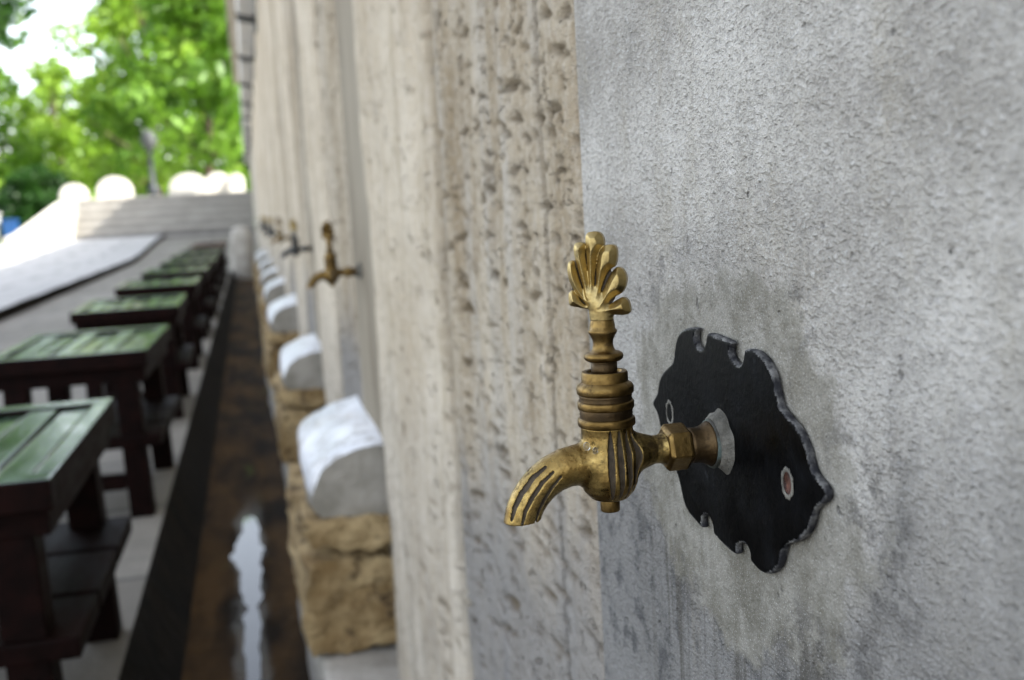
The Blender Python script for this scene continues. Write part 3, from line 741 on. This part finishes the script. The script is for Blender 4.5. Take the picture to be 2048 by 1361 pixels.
# --- black scalloped cover plate: outline on the wall plane (y, z), traced in the wall's own plane
crop = [(735, 424), (758, 421), (778, 426), (766, 440), (765, 462), (771, 486), (785, 502), (798, 497), (804, 478), (806, 452), (812, 440), (850, 452), (905, 475), (893, 492), (892, 512), (900, 535), (918, 555), (932, 557), (941, 540), (944, 518), (946, 500), (962, 498), (985, 505), (1005, 522), (1020, 540), (1035, 568), (1045, 592), (1053, 628), (1060, 660), (1066, 690), (1075, 712), (1090, 732), (1110, 755), (1128, 778), (1142, 802), (1155, 830), (1165, 860), (1173, 892), (1180, 922), (1190, 945), (1205, 965), (1222, 985), (1235, 1010), (1237, 1030), (1230, 1048), (1214, 1058), (1196, 1070), (1188, 1090), (1182, 1120), (1174, 1145), (1163, 1164), (1142, 1186), (1118, 1193), (1096, 1198), (1082, 1210), (1075, 1240), (1070, 1262), (1060, 1286), (1042, 1304), (1022, 1306), (1000, 1297), (980, 1275), (966, 1256), (966, 1236), (960, 1212), (950, 1198), (935, 1191), (922, 1198), (917, 1212), (921, 1232), (912, 1235), (890, 1218), (866, 1196), (840, 1170), (832, 1158), (832, 1140), (824, 1112), (814, 1096), (802, 1090), (793, 1100), (791, 1118), (797, 1140), (788, 1138), (772, 1117), (752, 1095), (738, 1072), (728, 1045), (722, 1015), (714, 975), (703, 938), (690, 900), (672, 858), (655, 812), (643, 778), (637, 748), (628, 722), (616, 702), (615, 686), (624, 672), (634, 656), (637, 632), (642, 606), (655, 582), (670, 565), (686, 552), (694, 532), (697, 500), (703, 465), (715, 438)]
def unproj(cx, cy, x):
    u = 960 + cx / 1.7908 - IMW / 2; vv_ = -(420 + cy / 1.7908 - IMH / 2)
    d = FW * FPX + RT * u + UP * vv_
    t = (x - CAM.x) / d.x; p = CAM + d * t
    return p.y - 0.425, p.z - 0.674
out = smooth_poly([unproj(a, b, 0.1862) for a, b in crop])
PX0, PX1 = 0.1862 - 0.137, 0.1897 - 0.137
OUTM = [(y * 1000, z * 1000) for y, z in out]
def plate_d2(Y, Z): return poly_sd(Y, Z, OUTM)
def plate_f(X, Y, Z):
    d2 = plate_d2(Y[0], Z[0])[None] + 0 * X
    a_, b_ = d2 + 1.1, np.abs(X) - 1.75 + 1.1
    return np.hypot(np.maximum(a_, 0), np.maximum(b_, 0)) + np.minimum(np.maximum(a_, b_), 0) - 1.1
ylo, yhi = min(q[0] for q in OUTM) - 2, max(q[0] for q in OUTM) + 2; zlo, zhi = min(q[1] for q in OUTM) - 2, max(q[1] for q in OUTM) + 2
v, f = surface_nets(plate_f, (-2.6, ylo, zlo), (2.6, yhi, zhi), 0.65)
cen = v[f].mean(1); d2 = plate_d2(cen[:, 1], cen[:, 2])
wn_ = vnoise(cen / 7.0, 3) + 0.6 * vnoise(cen / 2.6, 4)
mi = np.where((d2 > -0.85 + 0.45 * wn_) | (cen[:, 0] > 0.6), 1, 0)
v[:, 0] += 0.35 * vnoise(v / 60.0, 9)            # a hand-beaten sheet is never quite flat
plate = link('wall_plate', mesh('wall_plate', v * 1e-3 + np.array([(PX0 + 0.0018), 0, 0]), f, [M['plate'], M['worn']], True, mi), tap)
for (cx, cy, s_) in ((680, 727, 1.0), (1101, 980, 1.0)):
    y, z = unproj(cx, cy, 0.1862)
    v, f = lathe([(4.3, 0.0), (4.1, -0.25), (3.3, -0.4), (2.9, 0.05), (2.75, 0.5), (1.6, 0.75), (0.3, 0.8)], 28, 'X'); v = [(p[0], p[1] * (1 + 0.1 * math.sin(i * 1.7)) if i < 56 else p[1], p[2] * (1 + 0.08 * math.sin(i * 2.3)) if i < 56 else p[2]) for i, p in enumerate(v)]
    me = mesh('screw', np.asarray(v) * 1e-3, f, [M['cement'], M['rust']], True, [1 if i >= 28 * 3 else 0 for i in range(len(f))])
    o = link('screw', me, plate, (PX0, y, z)); o.scale = (1, 1.12, 1.45)


ORD = ['nearest', 'second', 'third', 'fourth', 'fifth', 'sixth', 'seventh', 'eighth', 'ninth', 'tenth', 'eleventh']
TAPLAB = {1: 'second brass tap, whose golden spout shows beyond the near pilaster', 2: 'third tap, almost black spout with a small golden handle',
          3: 'fourth tap along the wall, a small golden blur', 4: 'fifth tap along the wall, just past the golden blurred one'}
for kx in range(1, 8):
    c = copy_tree(tap); c.location = (0.137, 0.425 + PITCHY * kx + (0.04 if kx == 1 else 0.0), 0.674 + random.uniform(-0.006, 0.006))
    c['label'] = TAPLAB.get(kx, '%s tap along the wall counting away from the sharp near one' % ORD[kx])
    for ch in list(c.children):
        if ch.name.startswith('wall_plate'):
            for g in list(ch.children): bpy.data.objects.remove(g)
            bpy.data.objects.remove(ch)
    if kx in (1, 3):
        for ch in c.children:
            if ch.name.startswith(('body', 'handle')):
                ch.material_slots[0].link = 'OBJECT'; ch.material_slots[0].material = M['brass_old']
    if kx == 2 or kx >= 4:
        for ch in c.children:
            if ch.name.startswith(('body', 'bonnet', 'spindle', 'stub', 'nut')):
                ch.material_slots[0].link = 'OBJECT'; ch.material_slots[0].material = M['iron']

# ------------------------------------------------------------------ marble capped foot blocks under the taps
def rough_me(name, verts, faces, mats, amp, fr_, seed, mi=None, smooth=True):
    v = np.asarray(verts, float); d = np.stack([vnoise(v * fr_, seed + i) + 0.45 * vnoise(v * fr_ * 2.8, seed + 20 + i) + 0.25 * vnoise(v * fr_ * 6, seed + 40 + i) for i in range(3)], 1)
    return mesh(name, v + d * amp, faces, mats, smooth, mi)
def grid_box(lo, hi, n, top=None):
    bm = bmesh.new(); bm_box(bm, lo, hi)
    bmesh.ops.subdivide_edges(bm, edges=bm.edges[:], cuts=n, use_grid_fill=True)
    bm.verts.ensure_lookup_table(); vs = [tuple(v.co) for v in bm.verts]; fs = [tuple(v.index for v in q.verts) for q in bm.faces]
    bm.free(); return vs, fs
def foot_block():
    root = empty('foot_block', (WX, 0.0, 0.0))
    # cap: quarter-round top falling from the wall to the front; x measured from the wall face
    prof = [(0.01, 0.272), (-0.112, 0.272), (-0.124, 0.285), (-0.127, 0.312)]
    for i in range(1, 15):
        a = PI / 2 * i / 14; prof.append((-0.127 + 0.137 * (1 - math.cos(a)), 0.312 + 0.085 * math.sin(a)))
    n = len(prof); ysub = [-0.225, -0.218, -0.15, -0.05, 0.05, 0.15, 0.218, 0.225]
    vs, fs, mi = [], [], []
    for j, y in enumerate(ysub):
        ins = 0.004 if j in (0, len(ysub) - 1) else 0
        for (x, z) in prof: vs.append((x, y, z - (ins if z > 0.3 else 0)))
    for j in range(len(ysub) - 1):
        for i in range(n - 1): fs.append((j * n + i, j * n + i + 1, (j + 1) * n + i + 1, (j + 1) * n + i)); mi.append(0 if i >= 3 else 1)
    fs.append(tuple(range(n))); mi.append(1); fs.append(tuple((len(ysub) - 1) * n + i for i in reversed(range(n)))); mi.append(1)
    me = rough_me('marble_cap', vs, fs, [M['white'], M['cap_side']], 0.006, 5.0, 3, mi)
    bm = bmesh.new(); bm.from_mesh(me); bmesh.ops.recalc_face_normals(bm, faces=bm.faces); bm.to_mesh(me); bm.free()
    o = link('marble_cap', me, root); add_mod(o, 'EDGE_SPLIT', split_angle=R(45))
    v1, f1 = grid_box((-0.145, -0.245, 0.222), (0.012, 0.24, 0.268), 22)
    v2, f2 = grid_box((-0.15, -0.24, 0.045), (0.012, 0.25, 0.200), 22)
    o0 = len(v1)
    vs = v1 + v2; fs = f1 + [tuple(i + o0 for i in q) for q in f2]
    v3, f3 = grid_box((-0.075, -0.185, 0.185), (0.012, 0.24, 0.228), 5); o0 = len(vs); vs = vs + v3; fs = fs + [tuple(i + o0 for i in q) for q in f3]
    link('pedestal', rough_me('pedestal', vs, fs, [M['sand']], 0.009, 6.0, 8), root)
    v, f = grid_box((-0.135, -0.72, -0.2), (0.012, 0.55, 0.035), 10)
    link('plinth', rough_me('plinth', v, f, [M['plinth']], 0.007, 5.0, 14), root)
    return root
fbk = foot_block()
FBL = ['closest white marble cap on a yellow sandstone pedestal', 'second white marble capped block beyond the closest one', 'third white capped block, below the golden blurred taps']
for i in range(8):
    o = fbk if i == 0 else copy_tree(fbk)
    o.location = (WX, 2.025 + PITCHY * i, random.uniform(-0.006, 0.006)); o.rotation_euler = (0, 0, R(random.uniform(-1.5, 1.5))); o.scale = (1, 1, 1) if i == 0 else (random.uniform(0.94, 1.06), random.uniform(0.92, 1.08), random.uniform(0.94, 1.04))
    tag(o, FBL[i] if i < 3 else '%s white capped block in the row along the wall' % ORD[i], 'stone block', 'marble capped blocks under the taps')
# pale rounded stone closing the channel
v, f = grid_box((-0.15, -0.2, -0.18), (0.17, 0.25, 0.62), 10)
v = np.asarray(v); c0 = np.array([0.01, 0.02, 0.2]); hs = np.array([0.16, 0.225, 0.42])
q = (v - c0) / hs; q = q / np.maximum(1e-6, (np.abs(q) ** 4).sum(1) ** 0.25)[:, None] * 1.0
v = c0 + q * hs
o = link('end_stone', rough_me('end_stone', v, f, [M['plinth']], 0.01, 3, 5)); o.location = (-0.12, 16.6, 0.0)
tag(o, 'pale rounded stone closing the far end of the gutter', 'stone')

# ------------------------------------------------------------------ slatted stools
def rails_dark(root):
    for ch in root.children:
        if ch.name.startswith('seat_frame'):
            for p in ch.data.polygons: p.material_index = 0 if p.normal.z > 0.9 else 1
def make_stool():
    root = empty('slatted_stool', (0, 0, 0))
    W2, D2 = 0.20, 0.335
    # frame of the seat: rails round the slats
    boxes('seat_frame', [((-W2, -D2, 0.405), (W2, -D2 + 0.05, 0.449)), ((-W2, D2 - 0.05, 0.405), (W2, D2, 0.449)),
                         ((-W2, -D2 + 0.0505, 0.405), (-W2 + 0.03, D2 - 0.0505, 0.4485)), ((W2 - 0.03, -D2 + 0.0505, 0.405), (W2, D2 - 0.0505, 0.4485))], [M['slat'], M['wood']], root, 0.004); rails_dark(root)
    sl_ = []
    n = 6; x0 = -W2 + 0.036; wd = (2 * W2 - 0.072 - 0.009 * (n - 1)) / n
    for i in range(n):
        a = x0 + i * (wd + 0.009); sl_.append(((a, -D2 + 0.045, 0.415), (a + wd, D2 - 0.045, 0.4455)))
    so_ = boxes('seat_slats', sl_, [M['slat']], root, 0.003)
    tl = [0.004, -0.003, 0.0035, -0.004, 0.0015, -0.002]
    for v in so_.data.vertices:
        q = min(n - 1, max(0, int((v.co.x - x0) / (wd + 0.009)))); v.co.z += tl[q] * v.co.y / D2 - abs(tl[q])
    boxes('apron', [((-W2 + 0.012, -D2 + 0.030, 0.365), (W2 - 0.012, -D2 + 0.052, 0.4045)), ((-W2 + 0.012, D2 - 0.052, 0.365), (W2 - 0.012, D2 - 0.030, 0.4045)),
                    ((-W2 + 0.012, -D2 + 0.0525, 0.365), (-W2 + 0.034, D2 - 0.0525, 0.4045)), ((W2 - 0.034, -D2 + 0.0525, 0.365), (W2 - 0.012, D2 - 0.0525, 0.4045))], [M['wood']], root, 0.002)
    for sx in (-1, 1):
        for sy in (-1, 1):
            cx, cy = sx * (W2 - 0.065), sy * (D2 - 0.065)
            bm = bmesh.new(); bm_box(bm, (cx - 0.03, cy - 0.03, 0.0), (cx + 0.03, cy + 0.03, 0.404), 0, 0.004)
            for v in bm.verts:
                if v.co.z < 0.1: v.co.x += sx * 0.012; v.co.y += sy * 0.012
            link('leg', from_bm('leg', bm, [M['wood']]), root)
    boxes('shelf', [((-W2 + 0.005, -D2 + 0.02, 0.19), (W2 + 0.012, -D2 + 0.20, 0.222)), ((-W2 + 0.005, -D2 + 0.215, 0.19), (W2 + 0.012, -D2 + 0.43, 0.222)), ((-W2 + 0.005, -D2 + 0.445, 0.19), (W2 + 0.012, D2 - 0.02, 0.222))], [M['wood']], root, 0.004)
    for sy in (-1, 1):
        cy = sy * (D2 - 0.055)
        boxes('stretcher', [((-W2 + 0.09, cy - 0.016, 0.075), (W2 - 0.09, cy + 0.016, 0.115))], [M['wood']], root, 0.003)
    return root
stool = make_stool()
SL = ['nearest green slatted stool with dark brown legs', 'second green slatted stool, cut by the left edge of the photo', 'third green slatted stool along the gutter', 'fourth green slatted stool along the gutter']
for i in range(10):
    o = stool if i == 0 else copy_tree(stool)
    o.location = (-0.478 + random.uniform(-0.008, 0.008) * (i > 0), 1.865 + 1.45 * i, rise(1.865 + 1.45 * i)); o.rotation_euler = (0, 0, R(random.uniform(-1.5, 1.5)))
    lab = SL[i] if i < 4 else '%s slatted stool in the row beside the gutter' % ORD[i]
    if i >= 8:
        for ch in o.children:
            if ch.name.startswith('seat'): ch.material_slots[0].link = 'OBJECT'; ch.material_slots[0].material = M['slat_brown']
        lab = ['ninth stool in the row, first of the reddish brown ones', 'farthest stool in the row, reddish brown seat'][i - 8]
    tag(o, lab, 'stool', 'slatted stools beside the gutter')

# ------------------------------------------------------------------ stair cheek wall, white stones, lamp post, bins
bm = bmesh.new()
pts = [(29.0, 0.1), (29.0, 0.55), (29.4, 0.62), (31.6, 1.40), (33.5, 1.42), (33.5, 0.1)]
a = [bm.verts.new((-4.9 - 0.35 * max(0, 31.6 - y), y, z)) for y, z in pts]; b = [bm.verts.new((-4.303, y, z)) for y, z in pts]
bm.faces.new(a); bm.faces.new(b[::-1])
for i in range(len(pts)): bm.faces.new((a[i], a[(i + 1) % len(pts)], b[(i + 1) % len(pts)], b[i]))
o = link('stair_wall', from_bm('stair_wall', bm, [M['whitestone']])); bev(o, 0.03)
tag(o, 'sunlit white sloping side wall left of the stairs', 'wall')
def headstone(wd, ht, x, y, z, lab):
    bm = bmesh.new(); prof = [(-wd / 2, 0), (wd / 2, 0)]
    for i in range(0, 15):
        t = PI * i / 14; prof.append((wd / 2 * math.cos(t), ht - min(wd * 0.48, ht * 0.7) + min(wd * 0.48, ht * 0.7) * math.sin(t)))
    f1 = [bm.verts.new((px, -0.22, pz)) for px, pz in prof]; b1 = [bm.verts.new((px, 0.22, pz)) for px, pz in prof]
    bm.faces.new(f1); bm.faces.new(b1[::-1])
    for i in range(len(prof)): bm.faces.new((f1[i], b1[i], b1[(i + 1) % len(prof)], f1[(i + 1) % len(prof)]))
    bmesh.ops.remove_doubles(bm, verts=bm.verts[:], dist=0.002)
    o = link('round_topped_stone', from_bm('round_topped_stone', bm, [M['whitestone']])); bev(o, 0.05, 3)
    o.location = (x, y, z); tag(o, lab, 'stone', 'white round topped stones on the terrace')
TZ = RZ0 + 1.035
headstone(1.1, 0.62, -1.53, 33.0, TZ, 'widest white round topped stone at the head of the stairs')
headstone(0.72, 0.62, -0.72, 33.2, TZ, 'white round topped stone between the widest one and the slim one')
headstone(0.46, 0.55, -0.22, 33.0, TZ, 'slim white round topped stone nearest the wall')
headstone(0.95, 0.62, -3.5, 32.6, TZ - 0.01, 'white round topped stone above the sunlit left of the stairs')
headstone(0.75, 0.5, -4.6, 32.8, 1.40, 'leftmost white round topped stone, beside the dark bush')
lp = empty('lamp_post', (-2.62, 34.5, TZ))
v, f = lathe([(0.16, 0), (0.16, 0.3), (0.08, 0.4), (0.06, 1.35), (0.09, 1.4)], 20); link('post', mesh('post', v, f, [M['iron']], True), lp)
v, f = lathe([(0.07, 1.4), (0.2, 1.55), (0.22, 1.75), (0.13, 1.95), (0.03, 2.0)], 20); link('lamp_globe', mesh('lamp_globe', v, f, [M['lamp']], True), lp)
tag(lp, 'short dark lamp post with pale globe behind the stairs', 'lamp post')
def bin_(x, y, z, s, mat, lab):
    r = empty('waste_bin', (x, y, z))
    bm = bmesh.new(); bm_box(bm, (-0.28 * s, -0.25 * s, 0.06 * s), (0.28 * s, 0.25 * s, 0.8 * s), 0, 0.03)
    for v in bm.verts:
        if v.co.z < 0.3 * s: v.co.x *= 0.82; v.co.y *= 0.82
    link('bin_body', from_bm('bin_body', bm, [mat]), r)
    boxes('lid', [((-0.31 * s, -0.29 * s, 0.805 * s), (0.31 * s, 0.29 * s, 0.88 * s))], [mat], r, 0.02)
    tag(r, lab, 'bin')
bin_(-6.85, 35.5, 0.38, 0.75, M['blue'], 'blue bin on the grass in front of the dark bush')
bin_(-5.5, 35.5, 0.6, 0.75, M['blue'], 'blue bin half hidden beside the stair side wall')
bin_(-7.45, 35.6, 0.38, 1.0, M['greybin'], 'pale grey bin at the left edge of the photo')

# ------------------------------------------------------------------ trees and bush
def tube(pts, rad, n=8):
    vs, fs = [], []
    for i, (p, r) in enumerate(zip(pts, rad)):
        p = Vector(p); d = (Vector(pts[min(i + 1, len(pts) - 1)]) - Vector(pts[max(i - 1, 0)])).normalized()
        a = d.orthogonal().normalized(); b = d.cross(a)
        for q in range(n):
            t = 2 * PI * q / n; vs.append(p + (a * math.cos(t) + b * math.sin(t)) * r)
    for i in range(len(pts) - 1):
        for q in range(n): fs.append((i * n + q, i * n + (q + 1) % n, (i + 1) * n + (q + 1) % n, (i + 1) * n + q))
    return vs, fs
def leaf_mesh(name, clumps, per, size, mat, seed):
    rs = np.random.RandomState(seed); V, F = [], []
    allv = []
    for (c, r) in clumps:
        m = int(per * (r / 1.0) ** 2)
        d = rs.normal(size=(m, 3)); d /= np.linalg.norm(d, axis=1)[:, None]
        rad = r * (0.45 + 0.6 * rs.rand(m)) ** 0.8
        p = np.array(c) + d * rad[:, None] * np.array([1.0, 1.0, 0.75])
        a = rs.normal(size=(m, 3)); a[:, 2] -= 0.3; a /= np.linalg.norm(a, axis=1)[:, None]
        b = np.cross(a, d + 0.6 * rs.normal(size=(m, 3))); b /= np.linalg.norm(b, axis=1)[:, None] + 1e-9
        s = size * (0.6 + 0.8 * rs.rand(m))[:, None]
        q = np.stack([p - a * s, p + b * s * 0.45 + a * s * 0.1, p + a * s, p - b * s * 0.45 + a * s * 0.1], 1)
        allv.append(q.reshape(-1, 3))
    v = np.concatenate(allv); n = len(v) // 4
    f = np.arange(n * 4).reshape(-1, 4)
    me = bpy.data.meshes.new(name); me.vertices.add(len(v)); me.vertices.foreach_set('co', v.ravel())
    me.loops.add(n * 4); me.loops.foreach_set('vertex_index', f.ravel()); me.polygons.add(n)
    me.polygons.foreach_set('loop_start', np.arange(0, n * 4, 4)); me.materials.append(mat); me.update(calc_edges=True)
    return me
def tree(x, y, z, ht, cr, base, mat, seed, lab, nclump=34, per=150, size=0.22, lean=0.0):
    rnd = random.Random(seed); root = empty('tree', (x, y, z))
    V, F = [], []
    def addt(p, r):
        v, f = tube(p, r); o0 = len(V); V.extend(v); F.extend([tuple(i + o0 for i in q) for q in f])
    top = Vector((lean, 0, ht * 0.85))
    tr = [Vector((lean * t * t + 0.15 * math.sin(t * 4 + seed), 0.15 * math.cos(t * 3 + seed), ht * 0.85 * t)) for t in (0, 0.15, 0.35, 0.55, 0.8, 1)]
    addt([tuple(p) for p in tr], [ht * 0.028, ht * 0.021, ht * 0.017, ht * 0.013, ht * 0.007, ht * 0.003])
    cl = []
    for i in range(nclump):
        t = (i + rnd.random()) / nclump; hz = base + (ht - base) * t
        prof = math.sin(PI * min(1, 0.16 + 0.84 * t) ** 0.85) ** 0.7 * cr
        a = rnd.random() * 2 * PI; rr = prof * (0.35 + 0.65 * rnd.random())
        c = (lean * (hz / ht) ** 2 + rr * math.cos(a), rr * math.sin(a), hz)
        cl.append((c, cr * (0.20 + 0.17 * rnd.random())))
        if i % 2 == 0:
            tt = max(0.2, hz / ht - 0.18); s = Vector((lean * tt * tt, 0, ht * tt))
            mid = (s + Vector(c)) / 2 + Vector((0, 0, -0.2)); addt([tuple(s), tuple(mid), c], [ht * 0.008, ht * 0.005, ht * 0.002])
    link('trunk', mesh('trunk', V, F, [M['bark']], True), root)
    link('crown', leaf_mesh('crown', cl, per, size, mat, seed), root)
    tag(root, lab, 'tree', 'trees beyond the stairs')
    return root
tree(-1.0, 39, TZ, 7.4, 3.4, 1.2, M['leaf_mid'], 11, 'dark trunked leafy tree right behind the slim white stones', 46, 150, 0.2)
tree(-3.3, 44, 0.4, 11.5, 2.9, 1.4, M['leaf_light'], 12, 'tall yellow green tree behind the lamp post', 44, 150, 0.2)
tree(-7.4, 50, 0.4, 6.9, 2.5, 0.8, M['leaf_light'], 13, 'pale yellow green tree below the gap of open sky', 40, 150, 0.2)
tree(-9.2, 44, 0.4, 7.1, 2.6, 0.6, M['leaf_mid'], 14, 'lower round tree at the left edge below the sky gap', 40, 160, 0.2)
tree(0.5, 54, TZ, 10.8, 4.6, 1.6, M['leaf_dark'], 15, 'tallest dark green tree rising beside the wall end', 46, 120, 0.24)
tree(-4.4, 62, 0.4, 13.0, 4.4, 2.0, M['leaf_mid'], 16, 'farther mid green tree seen through the gap in the others', 40, 90, 0.28)
t_ = tree(-7.4, 30, 0.4, 10.5, 3.6, 5.2, M['leaf_dark'], 17, 'dark leaved tree whose branches enter at the upper left corner', 50, 150, 0.2)
# round clipped bush
bush = empty('bush', (-6.3, 37.2, 0.38))
cl = []; rnd = random.Random(3)
for i in range(60):
    a = rnd.random() * 2 * PI; e = math.asin(rnd.random()); cl.append(((1.0 * math.cos(a) * math.cos(e) * 1.05, 0.9 * math.sin(a) * math.cos(e), 0.25 + 1.75 * math.sin(e)), 0.42))
link('foliage', leaf_mesh('foliage', cl, 900, 0.10, M['leaf_bush'], 9), bush)
v, f = tube([(0, 0, 0), (0, 0, 0.5), (0, 0, 1.0)], [0.1, 0.08, 0.03]); link('stem', mesh('stem', v, f, [M['bark']], True), bush)
tag(bush, 'round dark green clipped bush left of the stairs', 'bush')
# far wood closing the view behind the single trees
cl = []; rnd = random.Random(8)
for i in range(150):
    x = -60 + 110 * rnd.random(); hgt = 5.0 + 1.5 * math.sin(x * 0.35)
    if -9.5 < x + 3 < -5.0: hgt -= 0.5
    cl.append(((x, 88 + 14 * rnd.random(), 0.4 + hgt * rnd.random()), 1.8 + 1.2 * rnd.random()))
o = link('far_woods', leaf_mesh('far_woods', cl, 32, 0.45, M['leaf_light'], 5))
tag(o, 'pale green distant woods closing the view behind the trees', 'woods', kind='stuff')
